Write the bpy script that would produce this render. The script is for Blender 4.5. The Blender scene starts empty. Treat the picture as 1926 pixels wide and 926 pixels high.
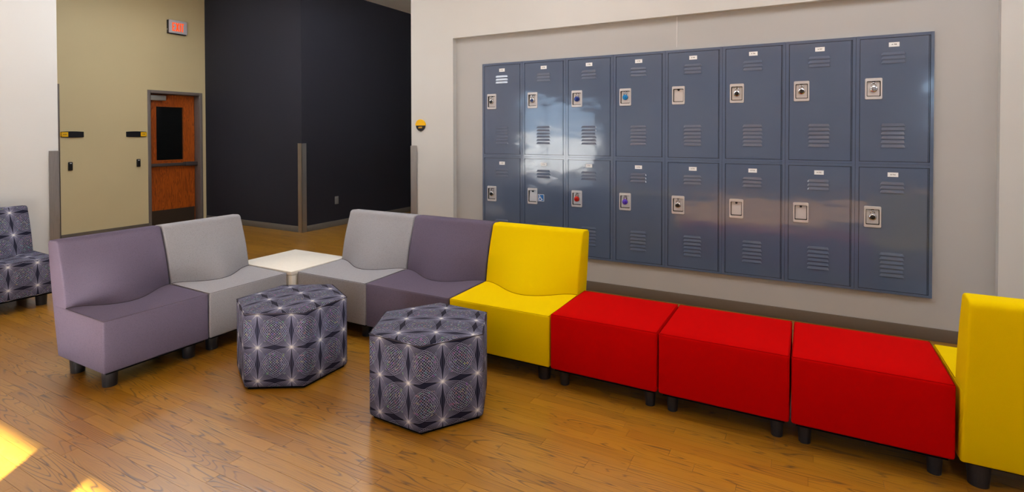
import bpy, bmesh, math, random
from mathutils import Vector, Matrix
random.seed(7)
scene = bpy.context.scene
C = scene.collection
R = math.radians

# ------------------------------------------------------------------ camera
F_PX, YAW, PITCH, ROLL, CY = 1016.06, 0.500617, 0.0150784, -0.001201, 265.84
EYE = 1.45
cam_d = bpy.data.cameras.new('camera')
cam_d.sensor_width = 36.0
cam_d.sensor_fit = 'HORIZONTAL'
cam_d.lens = 36.0 * F_PX / 1926.0
cam_d.shift_y = -(463.0 - CY) / 1926.0
cam_d.clip_start = 0.05
cam = bpy.data.objects.new('camera', cam_d)
C.objects.link(cam)
_F = Vector((-math.sin(YAW) * math.cos(PITCH), math.cos(YAW) * math.cos(PITCH), -math.sin(PITCH)))
_R = Vector((math.cos(YAW), math.sin(YAW), 0))
_U = _R.cross(_F)
_R2 = math.cos(ROLL) * _R + math.sin(ROLL) * _U
_U2 = -math.sin(ROLL) * _R + math.cos(ROLL) * _U
cam.matrix_world = Matrix(((_R2.x, _U2.x, -_F.x, 0), (_R2.y, _U2.y, -_F.y, 0), (_R2.z, _U2.z, -_F.z, EYE), (0, 0, 0, 1)))
scene.camera = cam

# ------------------------------------------------------------------ world, sun, exposure
SKY_STRENGTH = 6.5
SUN_STRENGTH = 230.0
LAMP_STRENGTH = 9.5
wd = bpy.data.worlds.new('sky')
scene.world = wd
wd.use_nodes = True
wd.node_tree.nodes['Background'].inputs[0].default_value = (0.55, 0.76, 1.0, 1)
wd.node_tree.nodes['Background'].inputs[1].default_value = SKY_STRENGTH
sun_d = bpy.data.lights.new('sun', 'SUN')
sun_d.energy = SUN_STRENGTH
sun_d.angle = R(0.16)
sun_d.color = (1.0, 0.96, 0.9)
sun = bpy.data.objects.new('sun', sun_d)
C.objects.link(sun)
SUN_EL = math.atan(0.2447)
sdir = Vector((-0.606 * math.cos(SUN_EL), 0.795 * math.cos(SUN_EL), -math.sin(SUN_EL)))
sun.rotation_euler = sdir.to_track_quat('-Z', 'Y').to_euler()
sun.location = (6, -12, 9)
scene.view_settings.view_transform = 'Standard'
scene.view_settings.look = 'None'
scene.view_settings.exposure = -0.38
scene.view_settings.gamma = 1.0
scene.view_settings.use_curve_mapping = False


def portal(x, y, z, w, h, rot):
    d = bpy.data.lights.new('window_portal', 'AREA')
    d.shape = 'RECTANGLE'
    d.size, d.size_y = w, h
    d.cycles.is_portal = True
    o = bpy.data.objects.new('window_portal', d)
    o.location = (x, y, z)
    o.rotation_euler = rot
    C.objects.link(o)


# ------------------------------------------------------------------ material helpers
def srgb(r, g, b):
    f = lambda c: (c / 255 / 12.92) if c / 255 <= 0.04045 else ((c / 255 + 0.055) / 1.055) ** 2.4
    return (f(r), f(g), f(b), 1)


class NT:
    def __init__(s, name):
        s.m = bpy.data.materials.new(name)
        s.m.use_nodes = True
        s.t = s.m.node_tree
        s.b = s.t.nodes['Principled BSDF']

    def n(s, typ, **kw):
        o = s.t.nodes.new(typ)
        for k, v in kw.items():
            setattr(o, k, v)
        return o

    def l(s, a, b):
        s.t.links.new(a, b)

    def math(s, op, a, b=None, c=None, clamp=False):
        o = s.n('ShaderNodeMath', operation=op)
        o.use_clamp = clamp
        for i, v in enumerate((a, b, c)):
            if v is None:
                continue
            if isinstance(v, (int, float)):
                o.inputs[i].default_value = v
            else:
                s.l(v, o.inputs[i])
        return o.outputs[0]

    def mix(s, f, a, b, blend='MIX'):
        o = s.n('ShaderNodeMix', data_type='RGBA', blend_type=blend)
        for i, v in ((0, f), (6, a), (7, b)):
            if isinstance(v, (int, float)):
                o.inputs[i].default_value = v
            elif isinstance(v, tuple):
                o.inputs[i].default_value = v
            else:
                s.l(v, o.inputs[i])
        return o.outputs[2]

    def noise(s, vec, scale, detail=2, rough=0.5, dist=0.0):
        o = s.n('ShaderNodeTexNoise')
        o.inputs['Scale'].default_value = scale
        o.inputs['Detail'].default_value = detail
        o.inputs['Roughness'].default_value = rough
        o.inputs['Distortion'].default_value = dist
        if vec is not None:
            s.l(vec, o.inputs['Vector'])
        return o.outputs[0]

    def ramp(s, f, stops):
        o = s.n('ShaderNodeValToRGB')
        e = o.color_ramp.elements
        while len(e) < len(stops):
            e.new(0.5)
        for i, (p, c) in enumerate(stops):
            e[i].position = p
            e[i].color = c
        s.l(f, o.inputs[0])
        return o.outputs[0]

    def bump(s, h, strength=0.2, dist=0.01):
        o = s.n('ShaderNodeBump')
        o.inputs['Strength'].default_value = strength
        o.inputs['Distance'].default_value = dist
        s.l(h, o.inputs['Height'])
        s.l(o.outputs[0], s.b.inputs['Normal'])

    def objco(s):
        return s.n('ShaderNodeTexCoord').outputs['Object']

    def pos(s):
        return s.n('ShaderNodeNewGeometry').outputs['Position']

    def mapv(s, v, scale):
        o = s.n('ShaderNodeMapping')
        o.inputs['Scale'].default_value = scale
        s.l(v, o.inputs['Vector'])
        return o.outputs[0]


def paint(name, col, rough=0.6, var=0.04, bump=0.05, scale=60):
    k = NT(name)
    p = k.pos()
    big = k.noise(p, 1.3, 2)
    c2 = tuple(max(0, min(1, c * (1 - var * 3))) for c in col[:3]) + (1,)
    k.l(k.mix(big, c2, col), k.b.inputs['Base Color'])
    k.b.inputs['Roughness'].default_value = rough
    k.b.inputs['Specular IOR Level'].default_value = 0.3
    k.bump(k.noise(p, scale, 3), bump, 0.004)
    return k.m


def plain(name, col, rough=0.5, metal=0.0, spec=0.5, emit=0):
    k = NT(name)
    n = k.noise(k.objco(), 40, 2)
    k.l(k.mix(n, tuple(c * 0.9 for c in col[:3]) + (1,), col), k.b.inputs['Base Color'])
    k.b.inputs['Roughness'].default_value = rough
    k.b.inputs['Metallic'].default_value = metal
    k.b.inputs['Specular IOR Level'].default_value = spec
    if emit:
        k.b.inputs['Emission Color'].default_value = col
        k.b.inputs['Emission Strength'].default_value = emit
    return k.m


def fabric(name, col, dark=0.8, fleck=None, fl_amt=0.25):
    k = NT(name)
    p = k.pos()
    w = k.noise(p, 700, 2, 0.6)
    b = k.noise(p, 5, 3)
    c1 = tuple(c * dark for c in col[:3]) + (1,)
    base = k.mix(w, c1, col)
    base = k.mix(k.math('MULTIPLY', b, 0.25), base, tuple(c * 0.8 for c in col[:3]) + (1,))
    if fleck:
        s = k.math('GREATER_THAN', k.noise(p, 260, 2, 0.7), 0.60)
        base = k.mix(k.math('MULTIPLY', s, fl_amt), base, fleck)
    k.l(base, k.b.inputs['Base Color'])
    k.b.inputs['Roughness'].default_value = 0.9
    k.b.inputs['Specular IOR Level'].default_value = 0.04
    k.bump(w, 0.25, 0.002)
    return k.m


M = {}
M['white_wall'] = paint('off_white_wall_paint', srgb(216, 220, 222))
M['beige_wall'] = paint('beige_wall_paint', srgb(216, 200, 158))
M['cream_wall'] = paint('cream_wall_paint', srgb(204, 206, 206))
M['recess_wall'] = paint('grey_beige_wall_paint', srgb(178, 179, 180))
M['dark_wall'] = paint('near_black_wall_paint', srgb(34, 35, 46), rough=0.75)
M['ceiling'] = paint('ceiling_paint', srgb(238, 238, 234))
M['base'] = plain('brown_grey_rubber_base', srgb(98, 88, 78), 0.6)
M['base_grey'] = plain('grey_rubber_base', srgb(104, 100, 94), 0.6)
M['subfloor'] = plain('dark_joint_filler', srgb(58, 34, 14), 0.8)
M['ground'] = plain('pale_concrete', srgb(200, 198, 192), 0.9)
M['red'] = fabric('red_wool', (0.52, 0.0005, 0.0005, 1), 0.85)
M['yellow'] = fabric('yellow_wool', (0.78, 0.56, 0.0, 1), 0.9)
M['light_grey'] = fabric('light_grey_tweed', srgb(158, 159, 166), 0.85, srgb(70, 70, 74), 0.35)
M['mauve'] = fabric('mauve_grey_tweed', srgb(101, 93, 113), 0.8, srgb(50, 48, 58), 0.35)
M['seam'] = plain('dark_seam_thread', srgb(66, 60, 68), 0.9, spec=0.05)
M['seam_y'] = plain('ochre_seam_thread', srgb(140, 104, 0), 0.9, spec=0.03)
M['seam_r'] = plain('dark_red_seam_thread', srgb(140, 0, 0), 0.9, spec=0.03)
M['leg'] = plain('black_plastic', srgb(24, 25, 32), 0.45)
M['under'] = plain('black_plinth_and_under_shade', srgb(8, 8, 9), 0.95, spec=0.1)  # near black for the plinths and for shade painted under the seats
M['laminate'] = plain('white_laminate', srgb(240, 238, 230), 0.3)
M['steel'] = plain('locker_handle_steel', srgb(206, 204, 206), 0.35, 0.35)
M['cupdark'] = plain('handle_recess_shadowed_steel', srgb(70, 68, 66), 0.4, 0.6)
M['black'] = plain('black_plastic_gloss', srgb(10, 10, 14), 0.4)
M['chrome'] = plain('padlock_chrome', srgb(225, 228, 235), 0.18, 1.0)
M['dialblack'] = plain('dial_black', srgb(12, 12, 16), 0.3)
M['dialnavy'] = plain('dial_navy', srgb(40, 60, 110), 0.3)
M['dialsilver'] = plain('dial_silver', srgb(190, 196, 210), 0.3, 0.6)
M['locknavy'] = plain('lock_navy', srgb(20, 50, 130), 0.3, 0.3)
M['lockblue'] = plain('lock_bright_blue', srgb(10, 130, 200), 0.3, 0.3)
M['lockred'] = plain('lock_red', srgb(200, 30, 10), 0.3, 0.3)
M['lockpurple'] = plain('lock_purple', srgb(92, 60, 190), 0.3, 0.3)
M['plate'] = plain('white_label', srgb(240, 244, 248), 0.4)
M['ink'] = plain('dark_ink', srgb(40, 48, 60), 0.6)
M['sticker'] = plain('sticker_blue', srgb(10, 100, 175), 0.4)
M['signyellow'] = plain('sign_yellow', srgb(245, 190, 0), 0.4)
M['signblack'] = plain('sign_black', srgb(10, 10, 20), 0.35)
M['frame'] = plain('brown_grey_frame_paint', srgb(112, 104, 100), 0.45)
M['kick'] = plain('kick_plate_bronze', srgb(82, 70, 60), 0.4, 0.6)
M['bar'] = plain('push_bar_dark', srgb(84, 76, 76), 0.4, 0.5)
M['closer'] = plain('closer_silver', srgb(168, 168, 164), 0.4, 0.4)
M['doorglass'] = plain('dark_vision_glass', srgb(12, 14, 14), 0.08)
M['exitwhite'] = plain('exit_sign_face', srgb(214, 212, 222), 0.4)
M['exitred'] = plain('exit_letters_lit', (1.0, 0.09, 0.01, 1), 0.4, emit=0.9)
M['outlet'] = plain('outlet_grey', srgb(128, 128, 128), 0.4)
M['lampface'] = plain('unseen_lamp_diffuser', (0.95, 0.975, 1.0, 1), 0.5, emit=LAMP_STRENGTH)  # glow of the unseen ceiling panels added for fill
M['lampframe'] = plain('unseen_lamp_frame', srgb(235, 235, 235), 0.4)
M['winframe'] = plain('window_frame_aluminium', srgb(120, 122, 126), 0.4, 0.5)

# brushed stainless corner guards
k = NT('brushed_stainless')
v = k.mapv(k.pos(), (60, 60, 1.2))
k.l(k.ramp(k.noise(v, 6, 3), [(0.3, srgb(172, 171, 172)), (0.7, srgb(190, 189, 190))]), k.b.inputs['Base Color'])
k.b.inputs['Metallic'].default_value = 0.95
k.b.inputs['Roughness'].default_value = 0.33
M['stainless'] = k.m

# locker paint: blue grey enamel on slightly wavy sheet
k = NT('locker_enamel')
p = k.pos()
k.l(k.mix(k.noise(p, 2.0, 2), srgb(78, 93, 119), srgb(86, 101, 127)), k.b.inputs['Base Color'])
k.b.inputs['Roughness'].default_value = 0.095
k.b.inputs['Specular IOR Level'].default_value = 0.9
wv = k.noise(k.mapv(p, (3.2, 1.0, 5.0)), 1.6, 1.5, 0.45)
k.bump(wv, 0.20, 0.010)
M['locker'] = k.m
M['lockerdark'] = plain('locker_inside', srgb(18, 20, 26), 0.8)

# orange oak door
k = NT('oak_door_veneer')
p = k.objco()
v = k.mapv(p, (14, 14, 1.0))
g = k.noise(v, 1.6, 3, 0.6, 0.6)
ln = k.math('PINGPONG', k.math('MULTIPLY', g, 9.0), 0.5)
c = k.ramp(ln, [(0.0, srgb(120, 52, 8)), (0.35, srgb(176, 84, 16)), (1.0, srgb(190, 94, 22))])
k.l(c, k.b.inputs['Base Color'])
k.b.inputs['Roughness'].default_value = 0.4
M['oakdoor'] = k.m

# oak floor: every plank has its own random number in the attribute "prnd"
k = NT('oak_floor')
p = k.pos()
at = k.n('ShaderNodeAttribute', attribute_name='prnd').outputs['Fac']
sep = k.n('ShaderNodeSeparateXYZ')
k.l(p, sep.inputs[0])
cb = k.n('ShaderNodeCombineXYZ')
k.l(k.math('MULTIPLY_ADD', sep.outputs[0], 1.0, k.math('MULTIPLY', at, 37.0)), cb.inputs[0])
k.l(sep.outputs[1], cb.inputs[1])
k.l(k.math('MULTIPLY', at, 61.0), cb.inputs[2])
vec = cb.outputs[0]
n1 = k.noise(k.mapv(vec, (1.0, 13.0, 1.0)), 1.0, 1.0, 0.4, 0.12)
fr = k.math('PINGPONG', k.math('MULTIPLY', n1, 19.0), 0.5)
line = k.math('SUBTRACT', 1.0, k.math('DIVIDE', fr, 0.16, clamp=True))
mask = k.math('MULTIPLY_ADD', k.noise(k.mapv(vec, (3.0, 11.0, 1.0)), 1.0, 2), 5.0, -1.8, clamp=True)
line = k.math('MULTIPLY', line, mask)
streak = k.noise(k.mapv(vec, (5.0, 230.0, 1.0)), 1.0, 2, 0.6)
tone = k.ramp(at, [(0.0, srgb(150, 104, 22)), (0.35, srgb(168, 120, 28)), (0.7, srgb(180, 131, 34)), (1.0, srgb(158, 108, 28))])
body = k.mix(k.math('MULTIPLY', streak, 0.55), tone, srgb(118, 76, 12))
pale = k.noise(k.mapv(vec, (1.0, 6.0, 1.0)), 1.2, 2)
body = k.mix(k.math('MULTIPLY', pale, 0.35), body, srgb(184, 126, 36))
col = k.mix(k.math('MULTIPLY', line, 0.78), body, srgb(62, 46, 38))
k.l(col, k.b.inputs['Base Color'])
k.b.inputs['Roughness'].default_value = 0.27
k.b.inputs['Specular IOR Level'].default_value = 0.8
k.b.inputs['Coat Weight'].default_value = 0.7
k.b.inputs['Coat Roughness'].default_value = 0.3
k.bump(k.math('SUBTRACT', streak, line), 0.12, 0.002)
M['oakfloor'] = k.m

# spirograph weave: bright stars on a grid joined by families of ellipses (UV in metres)
k = NT('spirograph_weave')
uv = k.n('ShaderNodeUVMap').outputs[0]
sp = k.n('ShaderNodeSeparateXYZ')
k.l(uv, sp.inputs[0])
PER = 0.188
uu = k.math('DIVIDE', sp.outputs[0], PER)
vv = k.math('DIVIDE', k.math('SUBTRACT', sp.outputs[1], 0.054), PER)
fu = k.math('FRACT', uu)
fv = k.math('FRACT', vv)
DEL = 0.058


def family(p_, q_):
    g_ = k.math('MAXIMUM', k.math('SINE', k.math('MULTIPLY', p_, math.pi)), 0.01)
    b_ = k.math('DIVIDE', k.math('ABSOLUTE', q_), g_)
    w_ = k.math('PINGPONG', k.math('DIVIDE', b_, DEL), 0.5)
    w_ = k.math('MULTIPLY', k.math('MULTIPLY', w_, DEL), g_)
    ln_ = k.math('SUBTRACT', 1.0, k.math('DIVIDE', w_, 0.010), clamp=True)
    return k.math('MULTIPLY', ln_, k.math('LESS_THAN', b_, 0.372))


r2 = 1 / math.sqrt(2)
la = family(k.math('MULTIPLY', k.math('ADD', fu, fv), 0.5), k.math('MULTIPLY', k.math('SUBTRACT', fu, fv), r2))
lb = family(k.math('MULTIPLY', k.math('ADD', k.math('SUBTRACT', fu, fv), 1.0), 0.5), k.math('MULTIPLY', k.math('SUBTRACT', k.math('ADD', fu, fv), 1.0), r2))
lines = k.math('MAXIMUM', la, lb)
cu = k.math('PINGPONG', uu, 0.5)
cv = k.math('PINGPONG', vv, 0.5)
# faint fine rays in the spindles between stars above one another
gs = k.math('MAXIMUM', k.math('SINE', k.math('MULTIPLY', fv, math.pi)), 0.02)
rb = k.math('DIVIDE', cu, gs)
ray = k.math('MULTIPLY', k.math('GREATER_THAN', k.math('PINGPONG', k.math('MULTIPLY', rb, 18.0), 0.5), 0.27), k.math('LESS_THAN', rb, 0.32))
ray = k.math('MULTIPLY', ray, k.math('GREATER_THAN', rb, 0.03))
rr = k.math('SQRT', k.math('ADD', k.math('POWER', cu, 2.0), k.math('POWER', k.math('MULTIPLY', cv, 1.25), 2.0)))
star = k.math('SUBTRACT', 1.0, k.math('DIVIDE', rr, 0.10), clamp=True)
star = k.math('POWER', star, 1.3)
dg = k.math('ABSOLUTE', k.math('SUBTRACT', cu, cv))
spoke = k.math('MULTIPLY', k.math('SUBTRACT', 1.0, k.math('DIVIDE', dg, 0.020), clamp=True), k.math('SUBTRACT', 1.0, k.math('DIVIDE', rr, 0.26), clamp=True))
flat = k.math('MULTIPLY', k.math('SUBTRACT', 1.0, k.math('DIVIDE', cv, 0.018), clamp=True), k.math('SUBTRACT', 1.0, k.math('DIVIDE', cu, 0.20), clamp=True))
star = k.math('MAXIMUM', star, k.math('MULTIPLY', k.math('MAXIMUM', spoke, flat), 0.75))
half = k.math('MAXIMUM', k.math('SUBTRACT', 0.5, cu), k.math('SUBTRACT', 0.5, cv))
vor = k.n('ShaderNodeTexVoronoi')
vor.inputs['Scale'].default_value = 95
k.l(uv, vor.inputs['Vector'])
hsv = k.n('ShaderNodeHueSaturation')
hsv.inputs['Saturation'].default_value = 1.2
hsv.inputs['Value'].default_value = 0.45
k.l(vor.outputs['Color'], hsv.inputs['Color'])
inner = k.math('MULTIPLY', k.math('LESS_THAN', half, 0.33), k.math('GREATER_THAN', k.noise(uv, 80, 1), 0.57))
ground = k.mix(k.math('MULTIPLY', inner, 0.4), (0.006, 0.006, 0.020, 1), hsv.outputs[0])
ground = k.mix(k.math('MULTIPLY', ray, 0.25), ground, (0.20, 0.22, 0.36, 1))
colr = k.mix(k.math('MULTIPLY', lines, 0.68), ground, (0.33, 0.34, 0.50, 1))
colr = k.mix(k.math('MULTIPLY', star, 0.9), colr, (0.86, 0.86, 0.82, 1))
k.l(colr, k.b.inputs['Base Color'])
k.b.inputs['Roughness'].default_value = 0.8
k.b.inputs['Specular IOR Level'].default_value = 0.2
M['spiro'] = k.m

# clear glass for windows
k = NT('clear_glass')
tr = k.n('ShaderNodeBsdfTransparent')
gl = k.n('ShaderNodeBsdfGlossy')
gl.inputs['Roughness'].default_value = 0.02
mx = k.n('ShaderNodeMixShader')
mx.inputs[0].default_value = 0.06
k.l(tr.outputs[0], mx.inputs[1])
k.l(gl.outputs[0], mx.inputs[2])
k.l(mx.outputs[0], k.t.nodes['Material Output'].inputs[0])
M['glass'] = k.m


# ------------------------------------------------------------------ object helpers
def link(name, me, m, parent=None, loc=(0, 0, 0), rot=(0, 0, 0), smooth=False):
    o = bpy.data.objects.new(name, me)
    C.objects.link(o)
    o.location = loc
    o.rotation_euler = rot
    if m is not None and not me.materials:
        me.materials.append(m)
    if parent:
        o.parent = parent
    if smooth:
        for f in me.polygons:
            f.use_smooth = True
    return o


def mesh(name, verts, faces):
    me = bpy.data.meshes.new(name)
    me.from_pydata([tuple(v) for v in verts], [], faces)
    me.update()
    return me


BOXF = [(0, 3, 2, 1), (4, 5, 6, 7), (0, 1, 5, 4), (1, 2, 6, 5), (2, 3, 7, 6), (3, 0, 4, 7)]


def boxv(a, b):
    x0, y0, z0 = a
    x1, y1, z1 = b
    return [(x0, y0, z0), (x1, y0, z0), (x1, y1, z0), (x0, y1, z0), (x0, y0, z1), (x1, y0, z1), (x1, y1, z1), (x0, y1, z1)]


def boxes(name, lst):
    V, Fc = [], []
    for a, b in lst:
        n = len(V)
        V += boxv(a, b)
        Fc += [tuple(i + n for i in f) for f in BOXF]
    return mesh(name, V, Fc)


def box(name, a, b, m, parent=None, bev=0.0, seg=2):
    me = boxes(name, [(a, b)])
    o = link(name, me, m, parent)
    if bev:
        bevel(o, bev, seg)
    return o


def bevel(o, w, seg=3, ang=35):
    md = o.modifiers.new('bevel', 'BEVEL')
    md.width = w
    md.segments = seg
    md.limit_method = 'ANGLE'
    md.angle_limit = R(ang)
    for f in o.data.polygons:
        f.use_smooth = True
    return md


def empty(name, loc=(0, 0, 0), rotz=0.0):
    o = bpy.data.objects.new(name, None)
    o.empty_display_size = 0.1
    o.location = loc
    o.rotation_euler = (0, 0, rotz)
    C.objects.link(o)
    return o


def tag(o, label, cat, group=None):
    o['label'] = label
    o['category'] = cat
    if group:
        o['group'] = group
    return o


def struct(o, label=None):
    o['kind'] = 'structure'
    if label:
        o['label'] = label
    return o


def lathe_mesh(name, prof, n=24, axis='z', cap=True):
    V, Fc = [], []
    for r, h in prof:
        for i in range(n):
            a = 2 * math.pi * i / n
            p = (r * math.cos(a), r * math.sin(a), h)
            if axis == 'y':
                p = (p[0], h, p[1])
            V.append(p)
    for j in range(len(prof) - 1):
        for i in range(n):
            q = (j * n + i, j * n + (i + 1) % n, (j + 1) * n + (i + 1) % n, (j + 1) * n + i)
            Fc.append(q if axis == 'z' else q[::-1])
    if cap:
        a = tuple(range(n - 1, -1, -1))
        b = tuple(range((len(prof) - 1) * n, len(prof) * n))
        Fc += [a, b] if axis == 'z' else [a[::-1], b[::-1]]
    return mesh(name, V, Fc)


def tube_mesh(name, pts, r, n=6, closed=False):
    pts = [Vector(p) for p in pts]
    V, Fc = [], []
    N = len(pts)
    up0 = Vector((0.13, 0.21, 1)).normalized()
    for i, p in enumerate(pts):
        a = pts[i - 1] if (i > 0 or closed) else p
        b = pts[(i + 1) % N] if (i < N - 1 or closed) else p
        t = (b - a).normalized()
        s = t.cross(up0)
        if s.length < 1e-4:
            s = t.cross(Vector((1, 0, 0)))
        s.normalize()
        u = s.cross(t)
        for j in range(n):
            an = 2 * math.pi * j / n
            V.append(p + s * r * math.cos(an) + u * r * math.sin(an))
    rng = N if closed else N - 1
    for i in range(rng):
        for j in range(n):
            k2 = (i + 1) % N
            Fc.append((i * n + j, i * n + (j + 1) % n, k2 * n + (j + 1) % n, k2 * n + j))
    if not closed:
        Fc += [tuple(range(n - 1, -1, -1)), tuple(range((N - 1) * n, N * n))]
    return mesh(name, V, Fc)


def prism_mesh(name, poly, y0, y1):
    """polygon in (x, z), extruded from y0 to y1 (front y0)"""
    n = len(poly)
    V = [(x, y0, z) for x, z in poly] + [(x, y1, z) for x, z in poly]
    Fc = [tuple(range(n)), tuple(range(2 * n - 1, n - 1, -1))]
    Fc += [(i, n + i, n + (i + 1) % n, (i + 1) % n) for i in range(n)]
    return mesh(name, V, Fc)


def text_mesh(s, size, bold=0.0):
    cu = bpy.data.curves.new('lettering', 'FONT')
    cu.body = s
    cu.size = size
    cu.align_x = 'CENTER'
    cu.align_y = 'CENTER'
    cu.offset = bold
    cu.extrude = 0.0004
    cu.resolution_u = 2
    t = bpy.data.objects.new('lettering', cu)
    C.objects.link(t)
    dg = bpy.context.evaluated_depsgraph_get()
    me = bpy.data.meshes.new_from_object(t.evaluated_get(dg))
    bpy.data.objects.remove(t)
    bpy.data.curves.remove(cu)
    me.materials.clear()
    return me


# ------------------------------------------------------------------ room dimensions
YL = 4.665           # locker fronts
YR = 4.69            # back of the recess
YO = 4.63            # outer face of the locker wall
XE = -3.78           # left end of the locker wall
RX0, RX1, RZ = -3.229, 1.103, 2.433
XW = -6.35           # white wall on the left
YW = 2.473           # its end
XD = -8.77           # wall with the exit door
YD = 5.43            # dark wall facing the camera
XDS = -6.46          # dark wall running into the corridor
HC = 3.66            # ceiling
YB = -9.0            # window wall behind the camera
XR = 7.0             # right wall
LX0 = -2.894
LW = 0.4572
LZ0, LH = 0.2985, 0.925

# ------------------------------------------------------------------ floor of oak planks
floor = empty('floor')
struct(floor, 'glossy orange oak strip floor with dark grain')
box('subfloor', (-9.3, YB - 0.1, -0.05), (XR + 0.2, 10.2, -0.008), M['subfloor'], floor)
PW = 0.065
GAP = 0.0011
cands = []
yy = YB
row = 0
while yy < 10.0:
    xx = -9.2 - random.random()
    while xx < XR:
        Ln = random.uniform(0.35, 1.25)
        cands.append((max(xx, -9.25), min(xx + Ln, XR + 0.1), yy, yy + PW, random.random()))
        xx += Ln
    yy += PW
    row += 1


def px(x, y, z=0.0):
    d = Vector((x, y, z - EYE))
    dz = d.dot(_F)
    if dz < 0.2:
        return None
    return 963 + F_PX * d.dot(_R) / dz, CY - F_PX * d.dot(_U) / dz, dz


def shown(c):
    x0, x1, y0, y1, _ = c
    tot = 0
    for t in (0.1, 0.3, 0.5, 0.7, 0.9):
        x, y = x0 + (x1 - x0) * t, (y0 + y1) / 2
        q = px(x, y)
        if not q or not (0 <= q[0] <= 1926 and 330 <= q[1] <= 926):
            continue
        if y > 2.88 and x > -3.9 and q[0] > 470 and not (q[0] < 660 and q[1] < 470):
            continue
        if q[1] < 690 - 0.05 * q[0] and 90 < q[0] < 470 and y > 1.6:
            continue
        tot += 1
    if not tot:
        return 0
    q = px((x0 + x1) / 2, (y0 + y1) / 2)
    return tot * (x1 - x0) * F_PX * F_PX * EYE / max(q[2], 0.3) ** 3 if q else 0


cands.sort(key=shown, reverse=True)


def plank_mesh(name, lst):
    V, Fc, A = [], [], []
    for x0, x1, y0, y1, r in lst:
        n = len(V)
        V += boxv((x0 + GAP / 2, y0 + GAP / 2, -0.008), (x1 - GAP / 2, y1 - GAP / 2, 0.0))
        Fc += [tuple(i + n for i in f) for f in BOXF]
        A += [r] * 8
    me = mesh(name, V, Fc)
    at = me.attributes.new('prnd', 'FLOAT', 'POINT')
    at.data.foreach_set('value', A)
    return me


for c in cands[:300]:
    link('plank', plank_mesh('plank', [c]), M['oakfloor'], floor)
far = link('plank_field', plank_mesh('plank_field', cands[300:]), M['oakfloor'], floor)
far['kind'] = 'stuff'

# ------------------------------------------------------------------ ceiling and walls
T = 0.15
struct(box('ceiling', (-9.3, YB - 0.2, HC), (XR + 0.2, 10.2, HC + 0.1), M['ceiling']), 'plain off white ceiling')
WIN_A = (2.95, 4.767, 1.60, 3.20)
WIN_B = (5.02, 6.60, 1.20, 3.20)


def wall_y_with_holes(name, y0, y1, xa, xb, holes, m):
    lst = []
    x = xa
    for h in sorted(holes):
        lst.append(((x, y0, 0), (h[0], y1, HC)))
        if h[2] > 0:
            lst.append(((h[0], y0, 0), (h[1], y1, h[2])))
        lst.append(((h[0], y0, h[3]), (h[1], y1, HC)))
        x = h[1]
    lst.append(((x, y0, 0), (xb, y1, HC)))
    return struct(link(name, boxes(name, lst), m))


wall_y_with_holes('wall_back', YB - T, YB, XW - 0.2, XR + 0.2, [WIN_A, WIN_B], M['cream_wall'])
struct(box('wall_right', (XR, YB, 0), (XR + T, YO + 0.3, HC), M['cream_wall']))
# white wall on the left with a side window near its far end (behind the camera)
WIN_C = (-8.6, -2.9, 0.06, 2.45)
lst = [((XW - T, YB, 0), (XW, WIN_C[0], HC)), ((XW - T, WIN_C[0], 0), (XW, WIN_C[1], WIN_C[2])),
       ((XW - T, WIN_C[0], WIN_C[3]), (XW, WIN_C[1], HC)), ((XW - T, WIN_C[1], 0), (XW, YW, HC))]
struct(link('wall_left', boxes('wall_left', lst), M['white_wall']), 'bright off white wall behind the patterned chair')
struct(box('wall_left_return', (XD - 0.55, YW - T, 0), (XW - T, YW, HC), M['white_wall']))
# wall with the two doors
D1 = (4.532, 5.377, 2.115)
D2 = (2.56, 3.435, 2.115)
JW = 0.045
lst = []
ya = YW
for d in (D2, D1):
    lst.append(((XD - 0.16, ya, 0), (XD, d[0] + JW * 0.8, HC)))
    lst.append(((XD - 0.16, d[0] + JW * 0.8, d[2] - JW * 0.8), (XD, d[1] - JW * 0.8, HC)))
    ya = d[1] - JW * 0.8
lst.append(((XD - 0.16, ya, 0), (XD, YD, HC)))
struct(link('wall_door', boxes('wall_door', lst), M['beige_wall']), 'tan wall with the exit door')
struct(box('wall_behind_door', (XD - 0.5, YW, 0), (XD - 0.45, YD, HC), M['dark_wall']))
struct(box('wall_dark_front', (XD - 0.55, YD, 0), (XDS - 0.2, YD + 0.2, HC), M['dark_wall']), 'near black wall facing the seating')
struct(box('wall_dark_side', (XDS - 0.2, YD, 0), (XDS, 9.8, HC), M['dark_wall']), 'near black wall running into the corridor')
struct(box('wall_corridor_end', (XDS - 0.2, 9.8, 0), (XE + 0.2, 9.95, HC), M['white_wall']))
struct(box('wall_corridor_side', (XE, YO + 0.25, 0), (XE + 0.12, 9.8, HC), M['white_wall']))
# locker wall: outer face with a shallow full-width recess
LX1 = LX0 + 8 * LW
LZ1 = LZ0 + 2 * LH
lst = [((XE, YO, 0), (RX0, YO + 0.25, HC)), ((RX1, YO, 0), (XR, YO + 0.25, HC)), ((RX0, YO, RZ), (RX1, YO + 0.25, HC))]
struct(link('wall_locker', boxes('wall_locker', lst), M['cream_wall']), 'cream wall framing the locker recess')
lst = [((RX0, YR, 0), (LX0, YR + 0.1, RZ)), ((LX1, YR, 0), (RX1, YR + 0.1, RZ)),
       ((LX0, YR, 0), (LX1, YR + 0.1, LZ0)), ((LX0, YR, LZ1), (LX1, YR + 0.1, RZ)),
       ((RX0, YR + 0.1, 0), (RX1, YR + 0.12, LZ0 - 0.02)), ((LX0 - 0.1, YR + 0.42, 0), (LX1 + 0.1, YR + 0.45, RZ))]
struct(link('wall_recess', boxes('wall_recess', lst), M['recess_wall']), 'grey beige back of the recess around the lockers')
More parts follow.
